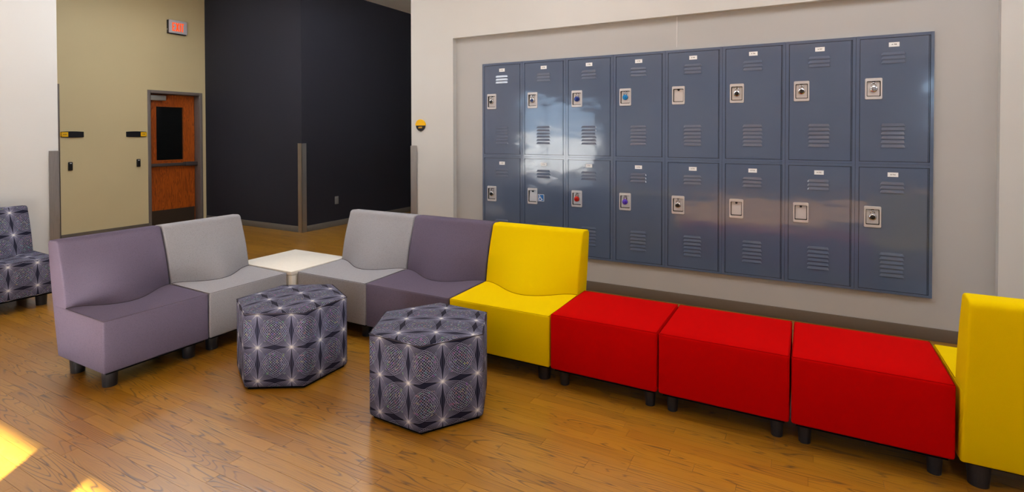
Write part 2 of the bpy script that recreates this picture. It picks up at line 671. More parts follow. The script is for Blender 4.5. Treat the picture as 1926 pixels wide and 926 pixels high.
# thin flange round the lockers, vertical joint bead above them
fl = 0.026
lst = [((LX0 - fl, YR - 0.006, LZ0 - fl), (LX0, YR, LZ1 + fl)), ((LX1, YR - 0.006, LZ0 - fl), (LX1 + fl, YR, LZ1 + fl)),
       ((LX0, YR - 0.006, LZ1), (LX1, YR, LZ1 + fl)), ((LX0, YR - 0.006, LZ0 - fl), (LX1, YR, LZ0))]
struct(link('trim_1', boxes('trim_1', lst), M['recess_wall']))
struct(box('trim_2', (-0.978, YR - 0.004, LZ1 + fl), (-0.970, YR, RZ), M['cream_wall']))
# baseboards
BH = 0.088
struct(box('baseboard_recess', (RX0, YR - 0.010, 0), (RX1, YR, BH), M['base'], bev=0.002), 'brown grey rubber base below the lockers')
struct(box('baseboard_locker_left', (XE, YO - 0.010, 0), (RX0, YO, BH), M['base'], bev=0.002))
struct(box('baseboard_locker_right', (RX1, YO - 0.010, 0), (XR, YO, BH), M['base'], bev=0.002))
struct(box('baseboard_dark_front', (XD + 0.012, YD - 0.012, 0), (XDS, YD, BH), M['base_grey'], bev=0.002))
struct(box('baseboard_dark_side', (XDS, YD - 0.012, 0), (XDS + 0.012, 9.8, BH), M['base_grey'], bev=0.002))
struct(box('baseboard_door', (XD, D2[1], 0), (XD + 0.012, D1[0], BH), M['base'], bev=0.002))
struct(box('baseboard_left', (XW, WIN_C[1], 0), (XW + 0.012, YW, BH), M['base'], bev=0.002))
# outside ground seen in reflections through the windows
struct(link('ground', boxes('ground', [((-160, -160, -0.16), (60, YB - T, -0.06)), ((-160, YB - T, -0.16), (XW - T, YW - 0.3, -0.06))]), M['ground']), 'pale paving outside the windows')


# windows
def window_y(idx, w, nx, y):
    e = struct(empty('window_%d' % idx, ((w[0] + w[1]) / 2, y, w[2])))
    hw, h = (w[1] - w[0]) / 2, w[3] - w[2]
    f = 0.06
    lst = [((-hw, -0.05, 0), (hw, 0.05, f)), ((-hw, -0.05, h - f), (hw, 0.05, h)), ((-hw, -0.05, f), (-hw + f, 0.05, h - f)), ((hw - f, -0.05, f), (hw, 0.05, h - f))]
    link('window_frame', boxes('window_frame', lst), M['winframe'], e)
    for i in range(1, nx):
        x = -hw + 2 * hw * i / nx
        box('mullion', (x - 0.025, -0.04, f), (x + 0.025, 0.04, h - f), M['winframe'], e)
    for i in range(nx):
        xa, xb = -hw + 2 * hw * i / nx, -hw + 2 * hw * (i + 1) / nx
        box('pane', (xa + 0.03, -0.004, f), (xb - 0.03, 0.004, h - f), M['glass'], e)
    return e


window_y(1, WIN_A, 1, YB - T / 2)
window_y(2, WIN_B, 2, YB - T / 2)
e = window_y(3, (-(WIN_C[1] - WIN_C[0]) / 2, (WIN_C[1] - WIN_C[0]) / 2, WIN_C[2], WIN_C[3]), 4, 0)
e.location = (XW - T / 2, (WIN_C[0] + WIN_C[1]) / 2, WIN_C[2])
e.rotation_euler = (0, 0, R(90))
for w in (WIN_A, WIN_B):
    portal((w[0] + w[1]) / 2, YB - 0.02, (w[2] + w[3]) / 2, w[1] - w[0], w[3] - w[2], (R(90), 0, 0))
portal(XW - 0.02, (WIN_C[0] + WIN_C[1]) / 2, (WIN_C[2] + WIN_C[3]) / 2, WIN_C[1] - WIN_C[0], WIN_C[3] - WIN_C[2], (R(90), 0, R(-90)))


# unseen ceiling panels, added above the frame to light the room
def unseen_panel(x, y, w, d, lab):
    t = empty('unseen_ceiling_light', (x, y, HC))
    tag(t, lab, 'ceiling light', 'unseen ceiling lights added for fill')
    f = 0.03
    lst = [((-w / 2 - f, -d / 2 - f, -0.02), (w / 2 + f, -d / 2, 0)), ((-w / 2 - f, d / 2, -0.02), (w / 2 + f, d / 2 + f, 0)),
           ((-w / 2 - f, -d / 2, -0.02), (-w / 2, d / 2, 0)), ((w / 2, -d / 2, -0.02), (w / 2 + f, d / 2, 0))]
    link('light_frame', boxes('light_frame', lst), M['lampframe'], t)
    box('diffuser', (-w / 2, -d / 2, -0.012), (w / 2, d / 2, 0), M['lampface'], t)


for i, (x, y) in enumerate([(-4.7, 2.2), (-1.9, 2.95), (0.6, 2.95), (3.2, 2.95), (2.0, -0.1)]):
    unseen_panel(x, y, 1.2, 1.2, 'unseen ceiling light panel added ' + ['above the corner of the L-shaped seating', 'above the mauve and yellow chairs', 'above the red benches', 'above the right end of the room', 'nearest the window wall'][i])
unseen_panel(-5.6, 3.7, 1.2, 1.2, 'unseen ceiling light panel added where the lounge meets the corridor')
unseen_panel(-5.2, 5.7, 0.6, 1.2, 'unseen ceiling light panel added in the corridor')
unseen_panel(-7.5, 3.9, 0.6, 1.2, 'unseen ceiling light panel added by the exit door')

# ------------------------------------------------------------------ stainless corner guards
GH = 1.305


def guard(x, y, sx, sy, lab, wing=0.08, top=GH):
    """L-shaped guard at an outer corner (x, y); sx, sy give the outward directions"""
    t = 0.004
    xa, xb = sorted((x + sx * t, x - sx * wing))
    ya, yb = sorted((y, y + sy * t))
    ya2, yb2 = sorted((y + sy * t, y - sy * wing))
    xa2, xb2 = sorted((x, x + sx * t))
    o = link('corner_guard', boxes('corner_guard', [((xa, ya, 0.001), (xb, yb, top)), ((xa2, ya2, 0.001), (xb2, yb2, top))]), M['stainless'])
    tag(o, lab, 'corner guard', 'stainless corner guards')


guard(XDS + 0.012, YD - 0.012, 1, -1, 'stainless corner guard on the corner of the near black wall')
guard(XE, YO - 0.010, -1, -1, 'stainless corner guard below the round yellow sign', top=1.315)
guard(XW + 0.012, YW, 1, 1, 'stainless corner guard on the white wall beside the patterned chair', top=1.285)


# ------------------------------------------------------------------ doors
def door_frame(d, parent):
    dep = 0.15
    w = d[1] - d[0]
    h = d[2]
    lst = [((0, -w / 2, 0), (JW, w / 2, h))]
    # local: x = along depth (0 at wall face, negative into the wall)
    lst = [((-dep, -w / 2, 0), (0.008, -w / 2 + JW, h)), ((-dep, w / 2 - JW, 0), (0.008, w / 2, h)), ((-dep, -w / 2 + JW, h - JW), (0.008, w / 2 - JW, h))]
    o = link('door_frame', boxes('door_frame', lst), M['frame'], parent)
    bevel(o, 0.004, 2)


d1 = struct(empty('door_1', (XD, (D1[0] + D1[1]) / 2, 0)), 'orange oak door with dark glass panel and push bar')
door_frame(D1, d1)
LFX = -0.147
lw2 = (D1[1] - D1[0]) / 2 - JW
yc = (D1[0] + D1[1]) / 2
gy0, gy1, gz0, gz1 = 4.730 - yc, 5.147 - yc, 1.03, 1.873
lst = [((LFX - 0.045, -lw2 + 0.003, 0.01), (LFX, lw2 - 0.003, gz0)), ((LFX - 0.045, -lw2 + 0.003, gz1), (LFX, lw2 - 0.003, D1[2] - JW - 0.004)),
       ((LFX - 0.045, -lw2 + 0.003, gz0), (LFX, gy0, gz1)), ((LFX - 0.045, gy1, gz0), (LFX, lw2 - 0.003, gz1))]
leaf = link('door_leaf', boxes('door_leaf', lst), M['oakdoor'], d1)
b = 0.014
lst = [((LFX, gy0 - b, gz0 - b), (LFX + 0.008, gy1 + b, gz0)), ((LFX, gy0 - b, gz1), (LFX + 0.008, gy1 + b, gz1 + b)),
       ((LFX, gy0 - b, gz0), (LFX + 0.008, gy0, gz1)), ((LFX, gy1, gz0), (LFX + 0.008, gy1 + b, gz1))]
link('glazing_bead', boxes('glazing_bead', lst), M['oakdoor'], leaf)
box('pane', (LFX - 0.03, gy0, gz0), (LFX - 0.02, gy1, gz1), M['doorglass'], leaf)
box('kick_plate', (LFX, -lw2 + 0.012, 0.012), (LFX + 0.003, lw2 - 0.012, 0.243), M['kick'], leaf)
pb = empty('push_bar', (0, 0, 0))
pb.parent = d1
box('bar', (LFX + 0.045, -lw2 + 0.03, 0.932), (LFX + 0.085, lw2 - 0.005, 0.982), M['bar'], pb, 0.012, 3)
box('end_cap', (LFX, -lw2 + 0.004, 0.915), (LFX + 0.078, -lw2 + 0.03, 0.995), M['bar'], pb, 0.006)
box('latch_case', (LFX, lw2 - 0.20, 0.925), (LFX + 0.092, lw2 - 0.003, 0.99), M['bar'], pb, 0.008)
cl = box('door_closer', (LFX + 0.001, -lw2 + 0.02, 1.965), (LFX + 0.075, -lw2 + 0.27, 2.045), M['closer'], d1, 0.006)
lst = []
d2 = struct(empty('door_2', (XD, (D2[0] + D2[1]) / 2, 0)), 'door hidden behind the white wall corner')
door_frame(D2, d2)
w2 = (D2[1] - D2[0]) / 2 - JW
box('door_leaf', (LFX - 0.045, -w2 + 0.003, 0.01), (LFX, w2 - 0.003, D2[2] - JW - 0.004), M['oakdoor'], d2)
box('strike_plate', (-0.06, w2 - 0.004, 0.95), (-0.02, w2 - 0.001, 1.09), M['black'], d2)

# ------------------------------------------------------------------ signs, readers, outlet
WALLROT = (0, 0, R(90))   # local -y faces +x


def wall_thing(name, y, z, lab, cat, group=None):
    e = empty(name, (XD, y, z), R(90))
    tag(e, lab, cat, group)
    return e


# local x -> world +y ; local y -> world -x ; front is local -y
def room_sign(y0, y1, z, yellow_first, txt, lab):
    w = y1 - y0
    e = wall_thing('room_sign', (y0 + y1) / 2, z, lab, 'sign', 'black and yellow room signs')
    n = 10
    top, bot = [], []
    for i in range(n + 1):
        t = i / n
        s = 1 - (2 * (t if not yellow_first else t) - 1) ** 2
        x = -w / 2 + w * t
        top.append((x, 0.037 + 0.006 * s))
        bot.append((x, -0.037 - 0.006 * s))
    poly = bot + top[::-1]
    o = link('sign_panel', prism_mesh('sign_panel', poly, -0.014, 0.0), M['signblack'], e)
    sx = -1 if yellow_first else 1
    xa, xb = sorted((sx * (w / 2 - 0.004), sx * (w / 2 - 0.078)))
    pl = box('number_panel', (xa, -0.019, -0.031), (xb, -0.014, 0.031), M['signyellow'], e)
    tm = text_mesh(txt, 0.019, 0.0006)
    link('number_text', tm, M['ink'], pl, ((xa + xb) / 2, -0.0195, 0), (R(90), 0, 0))
    # bright edge strip at the outer end
    xa, xb = sorted((sx * w / 2, sx * (w / 2 + 0.009)))
    box('edge_strip', (xa, -0.012, -0.026), (xb, 0, 0.028), M['signyellow'], e)


room_sign(3.443, 3.703, 1.4385, True, 'A104', 'black room sign with yellow number at its left end')
room_sign(4.235, 4.505, 1.4405, False, 'A106', 'black room sign with yellow number at its right end, beside the door')


def reader(y, z, lab):
    e = wall_thing('card_reader', y, z, lab, 'card reader', 'black card readers')
    box('reader_body', (-0.025, -0.024, -0.058), (0.025, 0, 0.058), M['black'], e, 0.008, 3)
    box('status_light', (-0.010, -0.0255, 0.036), (0.010, -0.0235, 0.044), M['plate'], e)


reader(3.544, 1.007, 'small black card reader under the room sign next to the white wall')
reader(4.393, 1.012, 'small black card reader left of the oak door')

ex = wall_thing('exit_sign', 4.968, 3.124, 'white exit sign with glowing orange red letters', 'exit sign')
box('sign_housing', (-0.146, -0.040, -0.112), (0.138, 0, 0.100), M['black'], ex, 0.006)
fp = box('face_plate', (-0.136, -0.052, -0.100), (0.146, -0.040, 0.106), M['exitwhite'], ex, 0.003)
box('side_led', (-0.149, -0.03, -0.055), (-0.145, -0.02, -0.04), M['plate'], ex)


def bars(polys):
    V, Fc = [], []
    for poly in polys:
        n = len(poly)
        b0 = len(V)
        V += [(x, -0.0545, z) for x, z in poly] + [(x, -0.0515, z) for x, z in poly]
        Fc += [tuple(b0 + i for i in range(n)), tuple(b0 + n + i for i in range(n - 1, -1, -1))]
        Fc += [(b0 + i, b0 + n + i, b0 + n + (i + 1) % n, b0 + (i + 1) % n) for i in range(n)]
    return mesh('letter', V, Fc)


def rect(x0, x1, z0, z1):
    return [(x0, z0), (x1, z0), (x1, z1), (x0, z1)]


zb, zt, s = -0.066, 0.066, 0.017
letters = {
    'E': [rect(-0.088, -0.088 + s, zb, zt), rect(-0.071, -0.043, zb, zb + s), rect(-0.071, -0.043, zt - s, zt), rect(-0.071, -0.049, -s / 2, s / 2)],
    'X': [[(-0.036, zb), (-0.017, zb), (0.018, zt), (-0.001, zt)], [(-0.001, zb), (0.018, zb), (-0.017, zt), (-0.036, zt)]],
    'I': [rect(0.026, 0.026 + s, zb, zt)],
    'T': [rect(0.062, 0.062 + s, zb, zt - s), rect(0.049, 0.092, zt - s, zt)]}
for ch in 'EXIT':
    link('letter', bars(letters[ch]), M['exitred'], fp)

rs = empty('round_sign', (-3.648, YO, 1.533))
tag(rs, 'round sign, yellow above and black below, on the cream wall', 'sign')


def half_disc(name, r, top, y0, y1, z_off=0.0):
    n = 16
    poly = []
    for i in range(n + 1):
        a = math.pi * i / n + (0 if top else math.pi)
        poly.append((r * math.cos(a), r * math.sin(a) + z_off))
    return prism_mesh(name, poly, y0, y1)


link('upper_half', half_disc('upper_half', 0.066, True, -0.016, 0), M['signyellow'], rs)
lo = link('lower_half', half_disc('lower_half', 0.060, False, -0.012, 0), M['signblack'], rs)
link('number_text', text_mesh('A101', 0.024, 0.0008), M['signyellow'], lo, (0, -0.0125, -0.022), (R(90), 0, 0))

ou = empty('wall_outlet', (XDS, 6.085, 0.404), R(90))
tag(ou, 'small grey wall outlet low on the near black wall', 'outlet')
ou_pl = box('cover_plate', (-0.036, -0.006, -0.06), (0.036, 0, 0.06), M['outlet'], ou, 0.002)
for zz in (-0.026, 0.026):
    so = box('socket', (-0.017, -0.009, zz - 0.016), (0.017, -0.006, zz + 0.016), M['outlet'], ou, 0.003)

# ceiling sprinkler seen at the top edge by the dark wall
spk = empty('ceiling_sprinkler', (-8.35, 5.0, HC))
tag(spk, 'small chrome sprinkler on the ceiling by the dark wall', 'sprinkler')
link('escutcheon', lathe_mesh('escutcheon', [(0.02, -0.03), (0.045, -0.005), (0.045, 0)]), M['chrome'], spk, smooth=True)
link('deflector', lathe_mesh('deflector', [(0.012, -0.07), (0.028, -0.066), (0.028, -0.062), (0.008, -0.06), (0.008, -0.03)]), M['chrome'], spk, smooth=True)

# ------------------------------------------------------------------ lockers
DX0, DX1, DZ0, DZ1 = 0.0265, 0.4265, 0.0215, 0.9005
HX0, HX1, HZ0, HZ1 = 0.056, 0.162, 0.466, 0.620


def rrect(x0, x1, z0, z1, r, n=4):
    pts = []
    for cx, cz, a0 in ((x1 - r, z0 + r, -90), (x1 - r, z1 - r, 0), (x0 + r, z1 - r, 90), (x0 + r, z0 + r, 180)):
        for i in range(n + 1):
            a = R(a0 + 90 * i / n)
            pts.append((cx + r * math.cos(a), cz + r * math.sin(a)))
    return pts


def door_mesh():
    hx0, hx1, hz0, hz1 = HX0 + 0.006, HX1 - 0.006, HZ0 + 0.006, HZ1 - 0.006
    y0, y1 = 0.003, 0.018
    V = []
    for y in (y0, y1):
        V += [(DX0, y, DZ0), (DX1, y, DZ0), (DX1, y, DZ1), (DX0, y, DZ1), (hx0, y, hz0), (hx1, y, hz0), (hx1, y, hz1), (hx0, y, hz1)]
    Fc = [(0, 1, 5, 4), (1, 2, 6, 5), (2, 3, 7, 6), (3, 0, 4, 7)]
    Fc += [tuple(8 + i for i in f[::-1]) for f in Fc[:4]]
    Fc += [(0, 8, 9, 1), (1, 9, 10, 2), (2, 10, 11, 3), (3, 11, 8, 0), (4, 5, 13, 12), (5, 6, 14, 13), (6, 7, 15, 14), (7, 4, 12, 15)]
    return mesh('locker_door', V, Fc)


def cup_mesh():
    out = rrect(HX0, HX1, HZ0, HZ1, 0.009)
    out2 = rrect(HX0 + 0.002, HX1 - 0.002, HZ0 + 0.002, HZ1 - 0.002, 0.008)
    ix0, ix1, iz0, iz1 = HX0 + 0.011, HX1 - 0.011, HZ0 + 0.021, HZ1 - 0.022
    inn = rrect(ix0, ix1, iz0, iz1, 0.006)
    inb = rrect(ix0 + 0.002, ix1 - 0.002, iz0 + 0.003, iz1 - 0.001, 0.005)
    n = len(out)
    V = [(x, 0.003, z) for x, z in out] + [(x, -0.002, z) for x, z in out2] + [(x, -0.002, z) for x, z in inn] + [(x, 0.020, z) for x, z in inb]
    Fc = []
    for j in range(3):
        for i in range(n):
            k2 = (i + 1) % n
            Fc.append((j * n + i, j * n + k2, (j + 1) * n + k2, (j + 1) * n + i))
    # back plate
    Fc.append(tuple(range(3 * n, 4 * n)))
    b0 = len(V)
    # inner pull plate, raised and slightly tilted
    px0, px1, pz0, pz1 = ix0 + 0.005, ix1 - 0.005, iz0 + 0.006, iz1 - 0.005
    pf = rrect(px0, px1, pz0, pz1, 0.004)
    V += [(x, 0.008 + 0.006 * (z - pz0) / (pz1 - pz0), z) for x, z in pf] + [(x, 0.020, z) for x, z in pf]
    Fc.append(tuple(b0 + i for i in range(n)))
    Fc += [(b0 + i, b0 + n + i, b0 + n + (i + 1) % n, b0 + (i + 1) % n) for i in range(n)]
    me = mesh('handle_cup', V, Fc)
    me.materials.append(M['steel'])
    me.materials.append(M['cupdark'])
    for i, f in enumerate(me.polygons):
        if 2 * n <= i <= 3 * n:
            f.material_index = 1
    return me


def louver_mesh():
    w, h, d, s = 0.146, 0.019, 0.0042, 0.010
    V = [(0, 0, -h / 2), (w, 0, -h / 2), (w - s, 0, h / 2), (s, 0, h / 2), (s * 0.5, -d, -h / 2), (w - s * 0.5, -d, -h / 2)]
    Fc = [(4, 5, 2, 3), (4, 3, 0), (5, 1, 2), (0, 1, 5, 4), (0, 3, 2, 1)]
    return mesh('louver', V, Fc)


ME_frame = boxes('locker_frame', [((0.0006, 0, 0), (0.0235, 0.03, LH)), ((0.437, 0, 0), (LW - 0.0006, 0.03, LH)),
                                  ((0.0235, 0, 0.9035), (0.437, 0.03, LH - 0.0004)), ((0.0235, 0, 0.0004), (0.437, 0.03, 0.0185))])
ME_body = boxes('locker_body', [((0.0006, 0.03, 0), (0.004, 0.40, LH)), ((LW - 0.004, 0.03, 0), (LW - 0.0006, 0.40, LH)),
                                ((0.004, 0.03, 0.0004), (LW - 0.004, 0.40, 0.004)), ((0.004, 0.03, LH - 0.004), (LW - 0.004, 0.40, LH - 0.0004)),
                                ((0.004, 0.022, 0.004), (LW - 0.004, 0.026, LH - 0.004))])
ME_door = door_mesh()
ME_cup = cup_mesh()
ME_louver = louver_mesh()
ME_hinge = boxes('hinge_strip', [((0.4295, 0.006, DZ0), (0.4345, 0.016, DZ1))])
ME_plate = boxes('number_plate', [((-0.031, -0.0025, -0.0155), (0.031, 0.0, 0.0155))])
ME_latch = prism_mesh('latch_hook', [(-0.010, 0), (-0.006, -0.018), (0.006, -0.018), (0.010, 0)], 0.002, 0.018)
LOUV_Z = [0.790, 0.760, 0.731] + [0.283 - 0.0305 * i for i in range(6)]
ORD = ['first', 'second', 'third', 'fourth', 'fifth', 'sixth', 'seventh', 'eighth']
LOCKS = {(1, 0): ('chrome', 'dialblack', 'black dial'), (1, 1): ('chrome', 'dialnavy', 'dark blue dial'), (1, 2): ('locknavy', 'locknavy', 'navy blue'),
         (1, 3): ('lockblue', 'lockblue', 'bright blue'), (1, 4): None, (1, 5): ('chrome', 'dialblack', 'black dial'), (1, 6): ('chrome', 'dialblack', 'black dial'),
         (1, 7): ('chrome', 'dialsilver', 'silver dial'), (0, 0): ('chrome', 'dialblack', 'black dial'), (0, 1): None, (0, 2): ('lockred', 'lockred', 'red'),
         (0, 3): ('lockpurple', 'lockpurple', 'purple'), (0, 4): ('chrome', 'dialblack', 'black dial'), (0, 5): None, (0, 6): None, (0, 7): ('chrome', 'dialblack', 'black dial')}

shk = [(-0.0125, 0, 0.012), (-0.0125, 0, 0.034)] + [(-0.0125 * math.cos(R(a)), 0, 0.034 + 0.0125 * math.sin(R(a))) for a in range(20, 180, 20)] + [(0.0125, 0, 0.034), (0.0125, 0, 0.012)]
ME_shackle = tube_mesh('shackle', shk, 0.0035, 8)
ME_lockbody = {}
ME_dial = {}


def padlock(x, z, mats, lab):
    b_, d_ = mats
    e = empty('padlock', (x, YL + 0.004, z))
    tag(e, lab, 'padlock', 'padlocks hanging on the lockers')
    if b_ not in ME_lockbody:
        me = lathe_mesh('lock_body', [(0.021, 0.006), (0.0235, 0.003), (0.0235, -0.011), (0.021, -0.014)], 24, 'y')
        me.materials.append(M[b_])
        ME_lockbody[b_] = me
    if d_ not in ME_dial:
        me = lathe_mesh('dial', [(0.0165, -0.0135), (0.0160, -0.018), (0.009, -0.0185), (0.008, -0.024), (0.006, -0.0245)], 24, 'y')
        me.materials.append(M[d_])
        ME_dial[d_] = me
    link('lock_body', ME_lockbody[b_], None, e, smooth=True)
    dl = link('dial', ME_dial[d_], None, e)
    if d_ == 'dialsilver':
        mk = []
        for i in range(8):
            a = R(45 * i)
            c_, s_ = math.cos(a), math.sin(a)
            mk.append([(0.005 * c_ - 0.0012 * s_, 0.005 * s_ + 0.0012 * c_), (0.005 * c_ + 0.0012 * s_, 0.005 * s_ - 0.0012 * c_),
                       (0.014 * c_ + 0.002 * s_, 0.014 * s_ - 0.002 * c_), (0.014 * c_ - 0.002 * s_, 0.014 * s_ + 0.002 * c_)])
        V, Fc = [], []
        for poly in mk:
            b0 = len(V)
            V += [(x_, -0.0255, z_) for x_, z_ in poly] + [(x_, -0.0175, z_) for x_, z_ in poly]
            Fc += [tuple(b0 + i for i in (0, 1, 2, 3)), tuple(b0 + i for i in (7, 6, 5, 4))]
            Fc += [(b0 + i, b0 + 4 + i, b0 + 4 + (i + 1) % 4, b0 + (i + 1) % 4) for i in range(4)]
        link('dial_marks', mesh('dial_marks', V, Fc), M['dialblack'], dl)
    link('shackle', ME_shackle, M['chrome'], e, smooth=True)


num = 701
for r_ in (1, 0):
    for c_ in range(8):
        L = empty('locker', (LX0 + c_ * LW, YL, LZ0 + r_ * LH))
        rowname = 'upper' if r_ else 'lower'
        lk = LOCKS[(r_, c_)]
        if lk is None:
            what = 'with no padlock' if (r_, c_) != (0, 1) else 'with a blue wheelchair sticker'
        elif lk[0] == 'chrome':
            what = 'with a %s padlock' % lk[2].replace(' dial', '-dial')
        else:
            what = 'with a %s padlock' % lk[2]
        tag(L, 'grey steel locker in the %s row, %s from the left, %s' % (rowname, ORD[c_], what), 'locker', 'grey wall lockers')
        link('locker_frame', ME_frame, M['locker'], L)
        link('locker_body', ME_body, M['lockerdark'], L)
        dr = link('locker_door', ME_door, M['locker'], L)
        link('handle_cup', ME_cup, M['steel'], dr)
        link('latch_hook', ME_latch, M['black'], dr, ((HX0 + HX1) / 2, 0.001, HZ1 - 0.021))
        for z in LOUV_Z:
            link('louver', ME_louver, M['locker'], dr, (0.152, 0.003, z))
        link('hinge_strip', ME_hinge, M['locker'], L)
        pl = link('number_plate', ME_plate, M['plate'], L, (0.228, 0.003, 0.852))
        link('number_text', text_mesh('A %d' % num, 0.0125, 0.0003), M['ink'], pl, (0, -0.0029, 0), (R(90), 0, 0))
        num += 1
        if (r_, c_) == (0, 1):
            sx0, sz0, ss = 0.166, 0.498, 0.066
            st = empty('accessibility_sticker', (sx0, 0.003, sz0))
            st.parent = L
            st['label'] = 'blue wheelchair access sticker'
            box('sticker_border', (0, -0.0012, 0), (ss, 0, ss), M['plate'], st)
            box('sticker_field', (0.004, -0.0018, 0.004), (ss - 0.004, -0.0012, ss - 0.004), M['sticker'], st)
            # wheelchair symbol: head, torso, arm, leg, wheel arc
            V, Fc = [], []

            def add_poly(poly):
                b0 = len(V)
                n_ = len(poly)
                V.extend([(x_, -0.0024, z_) for x_, z_ in poly] + [(x_, -0.0017, z_) for x_, z_ in poly])
                Fc.append(tuple(b0 + i for i in range(n_)))
                Fc.extend([(b0 + i, b0 + n_ + i, b0 + n_ + (i + 1) % n_, b0 + (i + 1) % n_) for i in range(n_)])

            def stroke(a_, b__, w_):
                d_ = Vector((b__[0] - a_[0], b__[1] - a_[1])).normalized() * w_ / 2
                nrm = (-d_.y, d_.x)
                add_poly([(a_[0] - nrm[0], a_[1] - nrm[1]), (b__[0] - nrm[0], b__[1] - nrm[1]), (b__[0] + nrm[0], b__[1] + nrm[1]), (a_[0] + nrm[0], a_[1] + nrm[1])])
            add_poly([(0.019 + 0.005 * math.cos(R(a)), 0.054 + 0.005 * math.sin(R(a))) for a in range(0, 360, 45)])
            stroke((0.0195, 0.050), (0.021, 0.031), 0.006)
            stroke((0.020, 0.040), (0.033, 0.040), 0.005)
            stroke((0.020, 0.031), (0.036, 0.031), 0.006)
            stroke((0.035, 0.032), (0.045, 0.014), 0.006)
            stroke((0.044, 0.014), (0.053, 0.019), 0.005)
            prev = None
            for a in range(120, 390, 18):
                p_ = (0.026 + 0.0155 * math.cos(R(a)), 0.023 + 0.0155 * math.sin(R(a)))
                if prev:
                    stroke(prev, p_, 0.005)
                prev = p_
            link('wheelchair_symbol', mesh('wheelchair_symbol', V, Fc), M['plate'], st)
        if lk:
            lab = ('chrome padlock with %s' % lk[2] if lk[0] == 'chrome' else '%s padlock' % lk[2]) + ' on the %s-row locker %s from the left' % (rowname, ORD[c_])
            padlock(LX0 + c_ * LW + 0.109, LZ0 + r_ * LH + 0.541, lk[:2], lab)


# ------------------------------------------------------------------ seating
def box_uv(me, off=(0.0, 0.0)):
    uvl = me.uv_layers.new(name='UVMap')
    for f in me.polygons:
        n = f.normal
        for li in f.loop_indices:
            co = me.vertices[me.loops[li].vertex_index].co
            if abs(n.z) > 0.75:
                u, v_ = co.x, co.y
            elif abs(n.x) > abs(n.y):
                u, v_ = co.y, co.z
            else:
                u, v_ = co.x, co.z
            uvl.data[li].uv = (u + off[0], v_ + off[1])


ME_leg = lathe_mesh('leg', [(0.036, 0.0), (0.042, 0.115)], 36)
ME_leg_thin = lathe_mesh('leg', [(0.025, 0.0), (0.031, 0.115)], 36)


def seat_top(s_, t, zf=0.404, sag=0.026):
    z = zf + 0.006 * math.sin(math.pi * min(1, t * 1.3)) * math.sin(math.pi * s_) + 0.008 * t
    return z - sag * (math.sin(math.pi * s_) ** 2) * min(1.0, t * 1.5) ** 1.5


def seat_mesh(w, d1=0.575, zb=0.108, zf=0.404, sag=0.026):
    nx, ny = 16, 12
    V, Fc = [], []
    idx = {}
    for j in range(ny + 1):
        t = j / ny
        for i in range(nx + 1):
            s_ = i / nx
            x = -w / 2 + w * s_
            y = d1 * t
            z = seat_top(s_, t, zf, sag)
            idx[(i, j)] = len(V)
            V.append((x, y, z))
    for j in range(ny):
        for i in range(nx):
            Fc.append((idx[i, j], idx[i + 1, j], idx[i + 1, j + 1], idx[i, j + 1]))
    bot = {}
    for i in range(nx + 1):
        for j in (0, ny):
            bot[(i, j)] = len(V)
            V.append((-w / 2 + w * i / nx, 0.522 * j / ny, zb))
    for j in range(1, ny):
        for i in (0, nx):
            bot[(i, j)] = len(V)
            V.append((-w / 2 + w * i / nx, 0.522 * j / ny, zb))
    for i in range(nx):
        Fc.append((idx[i + 1, 0], idx[i, 0], bot[i, 0], bot[i + 1, 0]))
        Fc.append((idx[i, ny], idx[i + 1, ny], bot[i + 1, ny], bot[i, ny]))
    for j in range(ny):
        Fc.append((idx[0, j], idx[0, j + 1], bot[0, j + 1], bot[0, j]))
        Fc.append((idx[nx, j + 1], idx[nx, j], bot[nx, j], bot[nx, j + 1]))
    ring = [bot[i, 0] for i in range(nx + 1)] + [bot[nx, j] for j in range(1, ny + 1)] + [bot[i, ny] for i in range(nx - 1, -1, -1)] + [bot[0, j] for j in range(ny - 1, 0, -1)]
    Fc.append(tuple(ring[::-1]))
    return mesh('seat', V, Fc)


def back_mesh(w, bulge=0.12, zb=0.106):
    prof = []   # (depth, z, bulge weight), front bottom -> front top -> rear
    for i in range(2):
        prof.append((0.432, zb + 0.235 * i, float(i)))
    nf = 12
    for i in range(nf + 1):
        t = i / nf
        prof.append((0.435 + 0.095 * t + 0.012 * math.sin(math.pi * t) * -1, 0.385 + 0.385 * t, (1 - t) ** 1.6))
    for i in range(1, 6):
        a = R(180 - 90 * i / 5)
        prof.append((0.565 + 0.033 * math.cos(a), 0.775 + 0.030 * math.sin(a), 0))
    prof.append((0.62, 0.802, 0))
    for i in range(1, 5):
        a = R(90 - 95 * i / 4)
        prof.append((0.625 + 0.030 * math.cos(a), 0.772 + 0.030 * math.sin(a), 0))
    for i in range(1, 6):
        t = i / 5
        prof.append((0.655 - 0.112 * t ** 1.25, 0.77 - (0.77 - zb) * t, 0))
    nx = 16
    n = len(prof)
    V, Fc = [], []
    for i in range(nx + 1):
        s_ = i / nx
        bl = bulge * math.sin(math.pi * s_) ** 2
        for d, z, wgt in prof:
            V.append((-w / 2 + w * s_, d - bl * wgt, z))
    for i in range(nx):
        for j in range(n):
            k2 = (j + 1) % n
            Fc.append((i * n + j, i * n + k2, (i + 1) * n + k2, (i + 1) * n + j))
    Fc.append(tuple(range(n - 1, -1, -1)))
    Fc.append(tuple(range(nx * n, nx * n + n)))
    me = mesh('backrest', V, Fc)
    bm = bmesh.new()
    bm.from_mesh(me)
    bmesh.ops.recalc_face_normals(bm, faces=bm.faces)
    bm.to_mesh(me)
    bm.free()
    return me


